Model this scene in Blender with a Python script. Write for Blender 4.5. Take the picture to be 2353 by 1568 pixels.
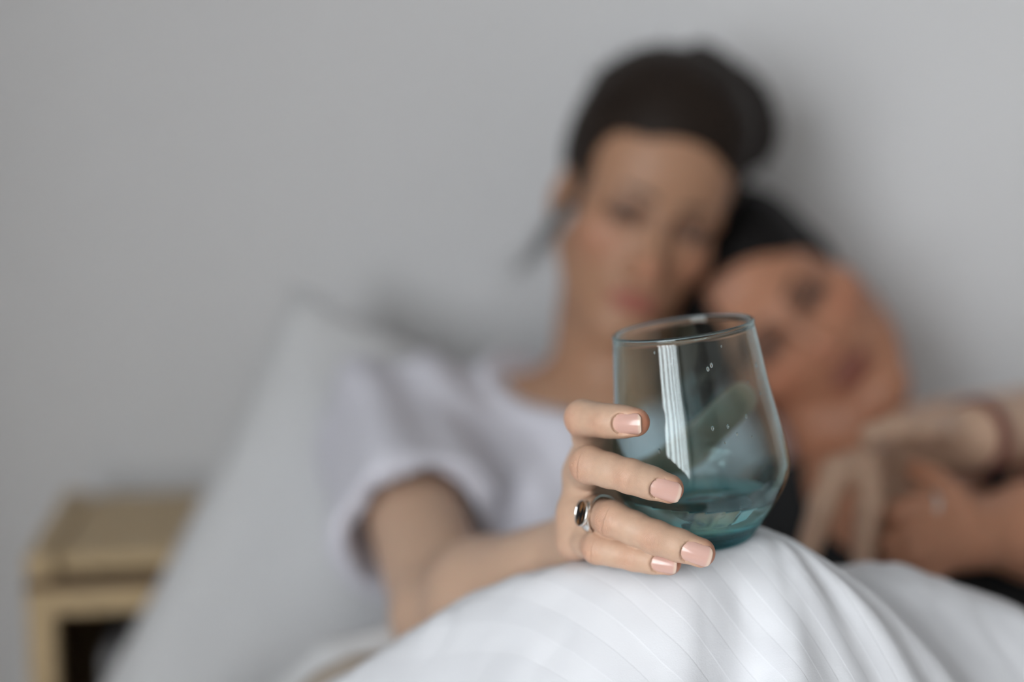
import bpy, bmesh, math
import numpy as np
from mathutils import Vector, Matrix

for o in list(bpy.data.objects):
    bpy.data.objects.remove(o, do_unlink=True)
S = bpy.context.scene
COL = S.collection
R = math.radians

# ------------------------------------------------------------------ camera, sky, light, exposure
CAM = np.array([0.0, 0.0, 1.15])
PITCH = R(8.0)
FPX = 2353 * 50.0 / 36.0
cam_d = bpy.data.cameras.new('camera')
cam_o = bpy.data.objects.new('camera', cam_d)
COL.objects.link(cam_o)
cam_o.location = CAM
cam_o.rotation_euler = (R(90) - PITCH, 0, 0)
cam_d.lens = 50.0
cam_d.sensor_width = 36.0
cam_d.clip_start = 0.01
cam_d.dof.use_dof = True
cam_d.dof.focus_distance = 0.692
cam_d.dof.aperture_fstop = 1.6
S.camera = cam_o

world = bpy.data.worlds.new('overcast_sky')
S.world = world
world.use_nodes = True
wbg = world.node_tree.nodes['Background']
wbg.inputs[0].default_value = (0.93, 0.97, 1.0, 1)
wbg.inputs[1].default_value = 13.8
S.view_settings.view_transform = 'Standard'
S.view_settings.look = 'None'
S.view_settings.gamma = 1.0
S.view_settings.use_curve_mapping = False
S.view_settings.exposure = 0.0
S.cycles.max_bounces = 14
S.cycles.diffuse_bounces = 5
S.cycles.transmission_bounces = 14
S.cycles.glossy_bounces = 6
S.cycles.sample_clamp_indirect = 6.0
S.cycles.use_denoising = True

# room and window (metres)
RX0, RX1, RY0, RY1, RZ1 = -1.22, 2.20, -3.7, 1.47, 2.55
WY0, WY1, WZ0, WZ1 = -3.40, -0.45, 0.45, 2.40     # window opening in the left wall
REV = 0.30                                         # depth of its reveal

portal = bpy.data.lights.new('window_portal', 'AREA')
portal.shape = 'RECTANGLE'
portal.size = WY1 - WY0
portal.size_y = WZ1 - WZ0
portal.cycles.is_portal = True
po = bpy.data.objects.new('window_portal', portal)
COL.objects.link(po)
po.location = (RX0 - REV - 0.03, (WY0 + WY1) / 2, (WZ0 + WZ1) / 2)
po.rotation_euler = Matrix(((0, 0, -1), (1, 0, 0), (0, -1, 0))).transposed().to_euler() if False else (R(90), 0, R(-90))

FW = np.array([0, math.cos(PITCH), -math.sin(PITCH)])
UP = np.array([0, math.sin(PITCH), math.cos(PITCH)])
RT = np.array([1.0, 0, 0])

def W(px, py, d):
    """a point of the place, measured off the photograph: direction in pixels, distance in metres"""
    return CAM + FW * d + RT * ((px - 1176.5) / FPX * d) - UP * ((py - 784.0) / FPX * d)

def Z(zx, zy, d):
    return W(1240 + zx / 2.2394, 660 + zy / 2.24, d)

# ------------------------------------------------------------------ small helpers
def nrm(v):
    v = np.asarray(v, float)
    return v / np.linalg.norm(v)

def lin(r, g, b):
    f = lambda c: (c / 255 / 12.92) if c / 255 <= 0.04045 else ((c / 255 + 0.055) / 1.055) ** 2.4
    return (f(r), f(g), f(b))

def link(name, me, mat, parent=None, smooth=True):
    o = bpy.data.objects.new(name, me)
    COL.objects.link(o)
    if mat:
        me.materials.append(mat)
    if smooth and len(me.polygons):
        me.polygons.foreach_set('use_smooth', np.ones(len(me.polygons), bool))
    if parent:
        o.parent = parent
        o.matrix_parent_inverse = Matrix.Translation(-Vector(parent.location))
    return o

def mesh_np(name, V, Fc):
    """V (n,3); Fc (m,3|4) int"""
    me = bpy.data.meshes.new(name)
    V = np.asarray(V, np.float32); Fc = np.asarray(Fc, np.int32)
    m, k = Fc.shape
    me.vertices.add(len(V)); me.vertices.foreach_set('co', V.ravel())
    me.loops.add(m * k); me.loops.foreach_set('vertex_index', Fc.ravel())
    me.polygons.add(m); me.polygons.foreach_set('loop_start', np.arange(0, m * k, k, dtype=np.int32))
    me.update(calc_edges=True); me.validate()
    return me

def colattr(me, C, name='Col'):
    a = me.color_attributes.new(name, 'FLOAT_COLOR', 'POINT')
    C4 = np.ones((len(C), 4), np.float32); C4[:, :3] = C
    a.data.foreach_set('color', C4.ravel())

def fattr(me, A, name):
    a = me.attributes.new(name, 'FLOAT', 'POINT')
    a.data.foreach_set('value', np.asarray(A, np.float32))

def tag(o, label, cat, group=None, kind=None):
    if label: o['label'] = label
    if cat: o['category'] = cat
    if group: o['group'] = group
    if kind: o['kind'] = kind
    return o

def empty(name, loc):
    o = bpy.data.objects.new(name, None)
    o.empty_display_size = 0.05
    COL.objects.link(o); o.location = loc
    bpy.context.view_layer.update()
    return o

def box_bm(bm, lo, hi, bev=0.0):
    r = bmesh.ops.create_cube(bm, size=1.0)
    vs = r['verts']
    for v in vs:
        v.co = Vector([(lo[i] + hi[i]) / 2 + v.co[i] * (hi[i] - lo[i]) for i in range(3)])
    if bev > 0:
        es = list({e for v in vs for e in v.link_edges})
        bmesh.ops.bevel(bm, geom=es, offset=bev, segments=2, profile=0.5, affect='EDGES')

def box(name, lo, hi, mat, parent=None, bev=0.0, M=None, smooth=False):
    bm = bmesh.new(); box_bm(bm, lo, hi, bev)
    if M is not None: bmesh.ops.transform(bm, matrix=M, verts=bm.verts)
    me = bpy.data.meshes.new(name); bm.to_mesh(me); bm.free()
    return link(name, me, mat, parent, smooth)

def struct(o):
    o['kind'] = 'structure'; return o

rng = np.random.default_rng(7)
_LAT = rng.random((64, 64, 64)).astype(np.float32) * 2 - 1
def noise(P, s=1.0, off=0.0):
    """smooth value noise of points P (...,3), -1..1"""
    q = np.asarray(P, np.float64) * s + off + 1000.0
    i = np.floor(q).astype(int); f = q - i
    f = f * f * (3 - 2 * f)
    i &= 63; j = (i + 1) & 63
    L = _LAT
    x0, y0, z0 = i[..., 0], i[..., 1], i[..., 2]; x1, y1, z1 = j[..., 0], j[..., 1], j[..., 2]
    fx, fy, fz = f[..., 0], f[..., 1], f[..., 2]
    a = L[x0, y0, z0] * (1 - fx) + L[x1, y0, z0] * fx
    b = L[x0, y1, z0] * (1 - fx) + L[x1, y1, z0] * fx
    c = L[x0, y0, z1] * (1 - fx) + L[x1, y0, z1] * fx
    d = L[x0, y1, z1] * (1 - fx) + L[x1, y1, z1] * fx
    return (a * (1 - fy) + b * fy) * (1 - fz) + (c * (1 - fy) + d * fy) * fz

# ------------------------------------------------------------------ distance-field modelling
def smin(a, b, k):
    h = np.maximum(k - np.abs(a - b), 0.0) / k
    return np.minimum(a, b) - h * h * k * 0.25

class Field:
    def __init__(s, xs, ys, zs):
        s.x, s.y, s.z = [np.asarray(c, np.float32) for c in (xs, ys, zs)]
        s.F = np.full((len(xs), len(ys), len(zs)), 0.5, np.float32)
    def sl(s, lo, hi, m):
        out = []
        for c, l, h in zip((s.x, s.y, s.z), lo, hi):
            a = np.searchsorted(c, l - m); b = np.searchsorted(c, h + m)
            out.append(slice(max(a - 1, 0), min(b + 1, len(c))))
        return tuple(out)
    def pts(s, sl):
        return s.x[sl[0]][:, None, None], s.y[sl[1]][None, :, None], s.z[sl[2]][None, None, :]
    def add(s, prim, k=0.01):
        m = (k if np.isscalar(k) else 0.012) + 0.008
        sl = s.sl(prim.lo, prim.hi, m)
        if any(q.stop <= q.start for q in sl): return
        d = prim(*s.pts(sl)).astype(np.float32)
        s.F[sl] = smin(s.F[sl], d, k)
    def sub(s, prim, k=0.01):
        m = k + 0.008
        sl = s.sl(prim.lo, prim.hi, m)
        if any(q.stop <= q.start for q in sl): return
        d = prim(*s.pts(sl)).astype(np.float32)
        s.F[sl] = -smin(-s.F[sl], d, k)
    def mesh(s):
        F, xs, ys, zs = s.F, s.x, s.y, s.z
        I = F < 0
        cnt = np.zeros(tuple(n - 1 for n in F.shape), np.int8)
        for a in (0, 1):
            for b in (0, 1):
                for c in (0, 1):
                    cnt += I[a:a + cnt.shape[0], b:b + cnt.shape[1], c:c + cnt.shape[2]]
        act = np.argwhere((cnt > 0) & (cnt < 8))
        idx = np.full(cnt.shape, -1, np.int32)
        idx[act[:, 0], act[:, 1], act[:, 2]] = np.arange(len(act))
        del cnt
        cr = [(a, b, c) for a in (0, 1) for b in (0, 1) for c in (0, 1)]
        val = {c: F[act[:, 0] + c[0], act[:, 1] + c[1], act[:, 2] + c[2]] for c in cr}
        pos = {c: np.stack([xs[act[:, 0] + c[0]], ys[act[:, 1] + c[1]], zs[act[:, 2] + c[2]]], 1) for c in cr}
        acc = np.zeros((len(act), 3), np.float64); n = np.zeros(len(act))
        for c in cr:
            for ax in range(3):
                if c[ax] == 0:
                    e = tuple(1 if i == ax else c[i] for i in range(3))
                    va, vb = val[c], val[e]
                    m = (va < 0) != (vb < 0)
                    t = va[m] / (va[m] - vb[m])
                    acc[m] += pos[c][m] + (pos[e][m] - pos[c][m]) * t[:, None]
                    n[m] += 1
        V = acc / n[:, None]
        quads = []
        for ax in range(3):
            sa = [slice(None)] * 3; sb = [slice(None)] * 3
            sa[ax] = slice(0, -1); sb[ax] = slice(1, None)
            A, B = I[tuple(sa)], I[tuple(sb)]
            e = np.argwhere(A != B)
            o1, o2 = [(1, 2), (2, 0), (0, 1)][ax]
            e = e[(e[:, o1] > 0) & (e[:, o2] > 0)]
            e = e[(e[:, o1] < F.shape[o1] - 1) & (e[:, o2] < F.shape[o2] - 1)]
            inside = A[e[:, 0], e[:, 1], e[:, 2]]
            def cell(d1, d2):
                q = e.copy(); q[:, o1] += d1; q[:, o2] += d2
                return idx[q[:, 0], q[:, 1], q[:, 2]]
            q = np.stack([cell(-1, -1), cell(0, -1), cell(0, 0), cell(-1, 0)], 1)
            q[~inside] = q[~inside][:, ::-1]
            quads.append(q)
        return V, np.concatenate(quads)

class Cone:      # rounded tapered limb
    def __init__(s, a, b, ra, rb, flat=None):
        s.a, s.b = np.asarray(a, float), np.asarray(b, float); s.ra, s.rb = ra, rb
        s.flat = flat       # (unit axis, scale>1 squeezes along that axis)
        r = max(ra, rb) * 1.05
        s.lo = np.minimum(s.a, s.b) - r; s.hi = np.maximum(s.a, s.b) + r
    def __call__(s, x, y, z):
        ba = s.b - s.a; L = float(ba @ ba) + 1e-12
        px, py, pz = x - s.a[0], y - s.a[1], z - s.a[2]
        h = np.clip((px * ba[0] + py * ba[1] + pz * ba[2]) / L, 0, 1)
        qx, qy, qz = px - h * ba[0], py - h * ba[1], pz - h * ba[2]
        d2 = qx * qx + qy * qy + qz * qz
        if s.flat is not None:
            n, sc = s.flat
            w = qx * n[0] + qy * n[1] + qz * n[2]
            d2 = d2 + w * w * (sc * sc - 1)
        return np.sqrt(d2) - (s.ra + (s.rb - s.ra) * h)

class Ell:       # ellipsoid, M = 3x3 with local axes as columns
    def __init__(s, c, r, M=None):
        s.c, s.r = np.asarray(c, float), np.asarray(r, float)
        s.M = np.eye(3) if M is None else np.asarray(M, float)
        e = np.sqrt(((s.M * s.r[None, :]) ** 2).sum(1)); s.lo = s.c - e; s.hi = s.c + e
    def __call__(s, x, y, z):
        px, py, pz = x - s.c[0], y - s.c[1], z - s.c[2]
        k0 = 0; k1 = 0
        for i in range(3):
            q = px * s.M[0, i] + py * s.M[1, i] + pz * s.M[2, i]
            k0 = k0 + (q / s.r[i]) ** 2; k1 = k1 + (q / s.r[i] ** 2) ** 2
        k0 = np.sqrt(k0); k1 = np.sqrt(k1) + 1e-9
        return k0 * (k0 - 1) / k1

class Fn:
    def __init__(s, f, lo, hi): s.f, s.lo, s.hi = f, np.asarray(lo, float), np.asarray(hi, float)
    def __call__(s, x, y, z): return s.f(x, y, z)

def axis_coords(lo, hi, coarse, fine_lo=None, fine_hi=None, fine=None):
    if fine is None: return np.arange(lo, hi + coarse, coarse)
    parts = [fine_lo - np.arange(coarse, max(fine_lo - lo, 0) + coarse, coarse)[::-1]] if fine_lo > lo else []
    parts.append(np.arange(fine_lo, fine_hi, fine))
    if hi > fine_hi: parts.append(np.arange(fine_hi + (coarse + fine) / 2, hi + coarse, coarse))
    return np.concatenate(parts)

def gauss(P, c, s):
    return np.exp(-((P - np.asarray(c)) ** 2).sum(-1) / (2 * s * s))

# ------------------------------------------------------------------ materials
def mat(name):
    m = bpy.data.materials.new(name); m.use_nodes = True
    nt = m.node_tree
    return m, nt, nt.nodes['Principled BSDF']

def nd(nt, t, **kw):
    n = nt.nodes.new(t)
    for k, v in kw.items(): setattr(n, k, v)
    return n

def plain(name, col, rough=0.6, bump=0.0, bscale=200.0, var=0.0, vscale=8.0, metal=0.0, sheen=0.0, stretch=None):
    m, nt, p = mat(name)
    p.inputs['Base Color'].default_value = (*col, 1); p.inputs['Roughness'].default_value = rough
    p.inputs['Metallic'].default_value = metal
    if sheen: p.inputs['Sheen Weight'].default_value = sheen
    tc = nd(nt, 'ShaderNodeTexCoord'); mp = nd(nt, 'ShaderNodeMapping')
    nt.links.new(tc.outputs['Object'], mp.inputs[0])
    if stretch: mp.inputs['Scale'].default_value = stretch
    if var:
        n = nd(nt, 'ShaderNodeTexNoise'); n.inputs['Scale'].default_value = vscale; n.inputs['Detail'].default_value = 4
        nt.links.new(mp.outputs[0], n.inputs['Vector'])
        r = nd(nt, 'ShaderNodeMapRange'); r.inputs[3].default_value = 1 - var; r.inputs[4].default_value = 1 + var
        nt.links.new(n.outputs[0], r.inputs[0])
        mx = nd(nt, 'ShaderNodeVectorMath', operation='SCALE'); mx.inputs[0].default_value = col
        nt.links.new(r.outputs[0], mx.inputs['Scale']); nt.links.new(mx.outputs[0], p.inputs['Base Color'])
    if bump:
        n = nd(nt, 'ShaderNodeTexNoise'); n.inputs['Scale'].default_value = bscale; n.inputs['Detail'].default_value = 3
        nt.links.new(mp.outputs[0], n.inputs['Vector'])
        b = nd(nt, 'ShaderNodeBump'); b.inputs['Strength'].default_value = bump; b.inputs['Distance'].default_value = 0.002
        nt.links.new(n.outputs[0], b.inputs['Height']); nt.links.new(b.outputs[0], p.inputs['Normal'])
    return m

def skin_mat(name, sss=0.12):
    m, nt, p = mat(name)
    a = nd(nt, 'ShaderNodeVertexColor', layer_name='Col')
    tc = nd(nt, 'ShaderNodeTexCoord')
    n = nd(nt, 'ShaderNodeTexNoise'); n.inputs['Scale'].default_value = 260; n.inputs['Detail'].default_value = 5
    nt.links.new(tc.outputs['Object'], n.inputs['Vector'])
    r = nd(nt, 'ShaderNodeMapRange'); r.inputs[3].default_value = 0.9; r.inputs[4].default_value = 1.1
    nt.links.new(n.outputs[0], r.inputs[0])
    mx = nd(nt, 'ShaderNodeVectorMath', operation='SCALE')
    nt.links.new(a.outputs[0], mx.inputs[0]); nt.links.new(r.outputs[0], mx.inputs['Scale'])
    nt.links.new(mx.outputs[0], p.inputs['Base Color'])
    p.inputs['Roughness'].default_value = 0.48
    p.inputs['Specular IOR Level'].default_value = 0.35
    p.inputs['Subsurface Weight'].default_value = sss
    p.inputs['Subsurface Radius'].default_value = (1.0, 0.35, 0.2)
    p.inputs['Subsurface Scale'].default_value = 0.006
    # knuckle creases run across the finger: 'along' is metres along the finger, 'crease' says where
    al = nd(nt, 'ShaderNodeAttribute', attribute_name='along')
    cr = nd(nt, 'ShaderNodeAttribute', attribute_name='crease')
    n3 = nd(nt, 'ShaderNodeTexNoise'); n3.inputs['Scale'].default_value = 170; n3.inputs['Detail'].default_value = 2
    nt.links.new(tc.outputs['Object'], n3.inputs['Vector'])
    wv = nd(nt, 'ShaderNodeMath', operation='MULTIPLY_ADD'); wv.inputs[1].default_value = 3000.0
    nt.links.new(al.outputs['Fac'], wv.inputs[0])
    nm = nd(nt, 'ShaderNodeMath', operation='MULTIPLY'); nm.inputs[1].default_value = 30.0
    nt.links.new(n3.outputs[0], nm.inputs[0]); nt.links.new(nm.outputs[0], wv.inputs[2])
    sn = nd(nt, 'ShaderNodeMath', operation='SINE'); nt.links.new(wv.outputs[0], sn.inputs[0])
    ab = nd(nt, 'ShaderNodeMath', operation='ABSOLUTE'); nt.links.new(sn.outputs[0], ab.inputs[0])
    pw = nd(nt, 'ShaderNodeMath', operation='POWER'); pw.inputs[1].default_value = 0.5; nt.links.new(ab.outputs[0], pw.inputs[0])
    ml = nd(nt, 'ShaderNodeMath', operation='MULTIPLY'); nt.links.new(pw.outputs[0], ml.inputs[0]); nt.links.new(cr.outputs['Fac'], ml.inputs[1])
    n4 = nd(nt, 'ShaderNodeTexVoronoi'); n4.inputs['Scale'].default_value = 1500
    nt.links.new(tc.outputs['Object'], n4.inputs['Vector'])
    ad = nd(nt, 'ShaderNodeMath', operation='MULTIPLY_ADD'); ad.inputs[1].default_value = 0.10
    nt.links.new(n4.outputs['Distance'], ad.inputs[0]); nt.links.new(ml.outputs[0], ad.inputs[2])
    b = nd(nt, 'ShaderNodeBump'); b.inputs['Strength'].default_value = 0.6; b.inputs['Distance'].default_value = 0.0006
    nt.links.new(ad.outputs[0], b.inputs['Height']); nt.links.new(b.outputs[0], p.inputs['Normal'])
    return m

def vcol_mat(name, rough=0.3, spec=0.5, sss=0.0):
    m, nt, p = mat(name)
    a = nd(nt, 'ShaderNodeVertexColor', layer_name='Col'); nt.links.new(a.outputs[0], p.inputs['Base Color'])
    p.inputs['Roughness'].default_value = rough; p.inputs['Specular IOR Level'].default_value = spec
    if sss:
        p.inputs['Subsurface Weight'].default_value = sss; p.inputs['Subsurface Radius'].default_value = (1, .4, .3)
        p.inputs['Subsurface Scale'].default_value = 0.003
    return m

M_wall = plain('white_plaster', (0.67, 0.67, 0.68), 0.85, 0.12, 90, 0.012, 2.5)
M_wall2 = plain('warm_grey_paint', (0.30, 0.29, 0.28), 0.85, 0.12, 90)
M_ceil = plain('ceiling_paint', (0.46, 0.46, 0.45), 0.9, 0.05, 60)
M_floor = plain('floor_wood', (0.22, 0.15, 0.09), 0.5, 0.1, 30, 0.2, 3, stretch=(1, 12, 1))
M_frame = plain('white_window_paint', (0.8, 0.8, 0.79), 0.4)
M_curtain = plain('curtain_linen', (0.75, 0.74, 0.72), 0.9, 0.1, 300)
M_bamboo = plain('bamboo_wood', (0.50, 0.37, 0.21), 0.5, 0.1, 60, 0.16, 14, stretch=(2, 14, 14))
M_darkbrown = plain('gap_shadow_and_panels', (0.13, 0.075, 0.035), 0.6, 0.1, 60, 0.1, 10)  # dark brown for the painted gap shadow and the inner panels
M_box = plain('grey_felt', (0.23, 0.225, 0.23), 0.9, 0.2, 300, 0.08, 30)
M_black = plain('black_cotton', (0.008, 0.009, 0.010), 0.85, 0.2, 500, 0.1, 20)
M_hair1 = plain('dark_brown_hair', (0.017, 0.011, 0.008), 0.55, 0.6, 40, 0.4, 30, stretch=(1, 1, 6))
M_hair2 = plain('black_hair', (0.007, 0.006, 0.006), 0.5, 0.6, 40, 0.3, 30, stretch=(6, 1, 1))
for _m in (M_hair1, M_hair2): _m.node_tree.nodes['Principled BSDF'].inputs['Specular IOR Level'].default_value = 0.15
M_brow1 = plain('brown_brow_hair', (0.085, 0.055, 0.038), 0.7)
M_brow2 = plain('black_brow_hair', (0.03, 0.02, 0.016), 0.7)
M_shirt = plain('white_tee_cotton', (0.64, 0.635, 0.70), 0.9, 0.15, 600, 0.02, 10, sheen=0.1)
M_pillow = plain('pillow_cotton', (0.63, 0.635, 0.645), 0.9, 0.15, 500, 0.02, 6)
M_mattress = plain('mattress_cotton', (0.70, 0.70, 0.70), 0.9, 0.1, 300)
M_blanket = plain('beige_blanket', (0.42, 0.36, 0.30), 0.95, 0.3, 400, 0.06, 20)
M_skin1 = skin_mat('fair_skin'); M_skin2 = skin_mat('tanned_skin')
M_nail = vcol_mat('fingernail', 0.18, 0.6, 0.1)
M_eye = vcol_mat('eyeball', 0.1, 0.6)
M_silver = plain('silver', (0.82, 0.81, 0.79), 0.09, metal=1.0)
M_red = plain('red_cord', (0.17, 0.06, 0.045), 0.8)

def stone_mat():
    m, nt, p = mat('dark_tortoise_stone')
    tc = nd(nt, 'ShaderNodeTexCoord'); mp = nd(nt, 'ShaderNodeMapping')
    mp.inputs['Scale'].default_value = (520, 130, 200); mp.inputs['Rotation'].default_value = (0, 0, R(22))
    nt.links.new(tc.outputs['UV'], mp.inputs[0])
    n = nd(nt, 'ShaderNodeTexNoise'); n.inputs['Scale'].default_value = 1.0; n.inputs['Detail'].default_value = 3
    nt.links.new(mp.outputs[0], n.inputs['Vector'])
    r = nd(nt, 'ShaderNodeValToRGB')
    r.color_ramp.elements[0].position = 0.50; r.color_ramp.elements[0].color = (0.006, 0.007, 0.009, 1)
    r.color_ramp.elements[1].position = 0.66; r.color_ramp.elements[1].color = (0.30, 0.14, 0.05, 1)
    nt.links.new(n.outputs[0], r.inputs[0]); nt.links.new(r.outputs[0], p.inputs['Base Color'])
    p.inputs['Roughness'].default_value = 0.12
    return m
M_stone = stone_mat()

def glass_mat(name, ior, rgb_sigma=None, rough=0.0):
    m, nt, p = mat(name); nt.nodes.remove(p)
    g = nd(nt, 'ShaderNodeBsdfGlass'); g.inputs['IOR'].default_value = ior; g.inputs['Roughness'].default_value = rough
    g.inputs['Color'].default_value = (1, 1, 1, 1)
    out = nt.nodes['Material Output']; nt.links.new(g.outputs[0], out.inputs['Surface'])
    if rgb_sigma:
        v = nd(nt, 'ShaderNodeVolumeAbsorption'); D = max(rgb_sigma) * 1.1
        v.inputs['Density'].default_value = D
        v.inputs['Color'].default_value = (*[1 - s / D for s in rgb_sigma], 1)
        nt.links.new(v.outputs[0], out.inputs['Volume'])
    return m
M_glass = glass_mat('teal_tinted_glass', 1.47, (95, 48, 42))
def ombre(m):      # the tint of the glass itself deepens towards its foot
    nt = m.node_tree; g = [n for n in nt.nodes if n.type == 'BSDF_GLASS'][0]
    at = nd(nt, 'ShaderNodeAttribute', attribute_name='depth')
    r = nd(nt, 'ShaderNodeValToRGB'); e = r.color_ramp.elements
    e[0].position = 0.0; e[0].color = (.95, .972, .968, 1)
    e[1].position = 1.0; e[1].color = (.26, .69, .73, 1)
    for p_, c in ((.55, (.93, .965, .96, 1)), (.78, (.86, .95, .95, 1)), (.90, (.62, .90, .915, 1))):
        q = e.new(p_); q.color = c
    nt.links.new(at.outputs['Fac'], r.inputs[0]); nt.links.new(r.outputs[0], g.inputs['Color'])
ombre(M_glass)
M_water = glass_mat('water', 1.333)

def duvet_mat():
    m, nt, p = mat('white_sateen_stripe')
    st = nd(nt, 'ShaderNodeAttribute', attribute_name='stripe')
    tc = nd(nt, 'ShaderNodeTexCoord')
    f = nd(nt, 'ShaderNodeMath', operation='MULTIPLY'); f.inputs[1].default_value = 2 * math.pi / 0.021
    nt.links.new(st.outputs['Fac'], f.inputs[0])
    s = nd(nt, 'ShaderNodeMath', operation='SINE'); nt.links.new(f.outputs[0], s.inputs[0])
    r = nd(nt, 'ShaderNodeMapRange', interpolation_type='SMOOTHSTEP'); r.inputs[1].default_value = -0.12; r.inputs[2].default_value = 0.12
    nt.links.new(s.outputs[0], r.inputs[0])
    mx = nd(nt, 'ShaderNodeMix', data_type='RGBA')
    mx.inputs['A'].default_value = (0.72, 0.73, 0.765, 1); mx.inputs['B'].default_value = (0.695, 0.705, 0.74, 1)
    nt.links.new(r.outputs[0], mx.inputs['Factor']); nt.links.new(mx.outputs['Result'], p.inputs['Base Color'])
    rr = nd(nt, 'ShaderNodeMapRange'); rr.inputs[3].default_value = 0.62; rr.inputs[4].default_value = 0.50
    nt.links.new(r.outputs[0], rr.inputs[0]); nt.links.new(rr.outputs[0], p.inputs['Roughness'])
    p.inputs['Sheen Weight'].default_value = 0.08
    p.inputs['Subsurface Weight'].default_value = 0.0
    # crumple + weave + stripe edge relief
    n = nd(nt, 'ShaderNodeTexNoise'); n.inputs['Scale'].default_value = 24; n.inputs['Detail'].default_value = 2; n.inputs['Distortion'].default_value = 0.3
    nt.links.new(tc.outputs['Object'], n.inputs['Vector'])
    n2 = nd(nt, 'ShaderNodeTexNoise'); n2.inputs['Scale'].default_value = 1400
    nt.links.new(tc.outputs['Object'], n2.inputs['Vector'])
    a1 = nd(nt, 'ShaderNodeMath', operation='MULTIPLY_ADD'); a1.inputs[1].default_value = 1.0
    nt.links.new(n.outputs[0], a1.inputs[0])
    sm = nd(nt, 'ShaderNodeMath', operation='MULTIPLY'); sm.inputs[1].default_value = 0.05; nt.links.new(r.outputs[0], sm.inputs[0])
    nt.links.new(sm.outputs[0], a1.inputs[2])
    a2 = nd(nt, 'ShaderNodeMath', operation='MULTIPLY_ADD'); a2.inputs[1].default_value = 0.03
    nt.links.new(n2.outputs[0], a2.inputs[0]); nt.links.new(a1.outputs[0], a2.inputs[2])
    b = nd(nt, 'ShaderNodeBump'); b.inputs['Strength'].default_value = 0.5; b.inputs['Distance'].default_value = 0.004
    nt.links.new(a2.outputs[0], b.inputs['Height']); nt.links.new(b.outputs[0], p.inputs['Normal'])
    return m
M_duvet = duvet_mat()

# ------------------------------------------------------------------ room
T = 0.12
struct(box('floor', (RX0 - REV, RY0 - T, -0.1), (RX1 + T, RY1 + T, 0), M_floor))
struct(box('ceiling', (RX0 - REV, RY0 - T, RZ1), (RX1 + T, RY1 + T, RZ1 + 0.1), M_ceil))
struct(box('wall_back', (RX0 - REV, RY1, 0), (RX1 + T, RY1 + T, RZ1), M_wall))
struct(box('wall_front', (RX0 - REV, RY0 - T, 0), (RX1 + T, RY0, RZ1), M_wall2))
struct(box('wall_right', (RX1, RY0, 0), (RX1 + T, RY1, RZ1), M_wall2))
bm = bmesh.new()
for lo, hi in (((RX0 - REV, RY0, 0), (RX0, WY0, RZ1)), ((RX0 - REV, WY1, 0), (RX0, RY1, RZ1)),
               ((RX0 - REV, WY0, 0), (RX0, WY1, WZ0)), ((RX0 - REV, WY0, WZ1), (RX0, WY1, RZ1))):
    box_bm(bm, lo, hi)
me = bpy.data.meshes.new('wall_left'); bm.to_mesh(me); bm.free()
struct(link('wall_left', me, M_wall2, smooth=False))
win = struct(empty('window_1', (RX0 - REV + 0.05, (WY0 + WY1) / 2, WZ0)))
fx0, fx1 = RX0 - REV + 0.02, RX0 - REV + 0.08
for y in np.linspace(WY0, WY1, 7):  # inner posts, out of view, added to streak the window's reflection
    w = 0.05 if y in (WY0, WY1) else 0.035
    box('window_post', (fx0, max(y - w, WY0), WZ0), (fx1, min(y + w, WY1), WZ1), M_frame, win)
for z in (WZ0, WZ1):
    box('window_rail', (fx0 + .001, WY0, z if z == WZ0 else z - .07), (fx1 - .001, WY1, z + .07 if z == WZ0 else z), M_frame, win)
struct(box('baseboard_back', (RX0, RY1 - 0.015, 0), (RX1, RY1, 0.08), M_frame))

# ------------------------------------------------------------------ bed under the duvet
MZ = 0.42
bed = empty('bed', (0.15, 0.45, 0))
tag(bed, 'low bed with white mattress hidden under the duvet', 'bed')
box('mattress', (-0.16, -0.55, 0.22), (1.30, 1.445, MZ), M_mattress, bed, 0.03)
box('bed_base', (-0.17, -0.57, 0.08), (1.31, 1.45, 0.22), M_bamboo, bed, 0.008)
for x in (-0.15, 1.2):
    for y in (-0.5, 1.36):
        box('leg', (x, y, 0), (x + .06, y + .06, 0.08), M_bamboo, bed)

# ------------------------------------------------------------------ bedside table
tz = 0.795
tbl = empty('bedside_table', (-0.25, 1.3, 0))
tag(tbl, 'light bamboo bedside table with an open dark shelf, left of the pillow', 'table')
TM = Matrix.Translation((-0.417, 1.175, 0)) @ Matrix.Rotation(R(9), 4, 'Z')
def tb(n, lo, hi, m=M_bamboo, bev=0.003): return box(n, lo, hi, m, tbl, bev, TM)
TW, TD = 0.165, 0.235
for k in range(4):      # top of four boards
    y0 = 0.012 + k * (TD - 0.016) / 4
    tb('top_board', (0.026, y0 + 0.0006, tz - 0.016), (TW - 0.026, y0 + (TD - 0.016) / 4 - 0.0006, tz))
tb('side_rail', (0.0, 0.004, tz - 0.02), (0.024, TD, tz + 0.004)); tb('side_rail', (TW - .024, .004, tz - .02), (TW, TD, tz + 0.004))
tb('gap_shadow_strip', (0.0, -0.004, tz - 0.026), (TW, 0.006, tz - 0.017), M_darkbrown)  # dark strip painted in as the shadow gap under the top
tb('apron', (0.022, 0.0, tz - 0.050), (TW - .022, 0.014, tz - 0.027))
for x in (0, TW - 0.024):
    for y in (0.0, TD - 0.024):
        tb('leg', (x, y, 0), (x + 0.024, y + 0.024, tz - 0.022))
tb('back_panel', (0.02, TD - 0.012, 0.3), (TW - .02, TD - 0.004, tz - 0.02), M_darkbrown)
tb('shelf', (0.02, 0.0, 0.42), (TW - .02, TD - .01, 0.435))
tb('side_panel', (0.004, 0.024, 0.3), (0.012, TD - .024, tz - .03), M_darkbrown)
fb = box('storage_box', (0.055, 0.03, 0.4352), (0.140, 0.2, 0.70), M_box, None, 0.01, TM)
tag(fb, 'grey felt box on the shelf of the bamboo bedside table', 'box')

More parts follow.
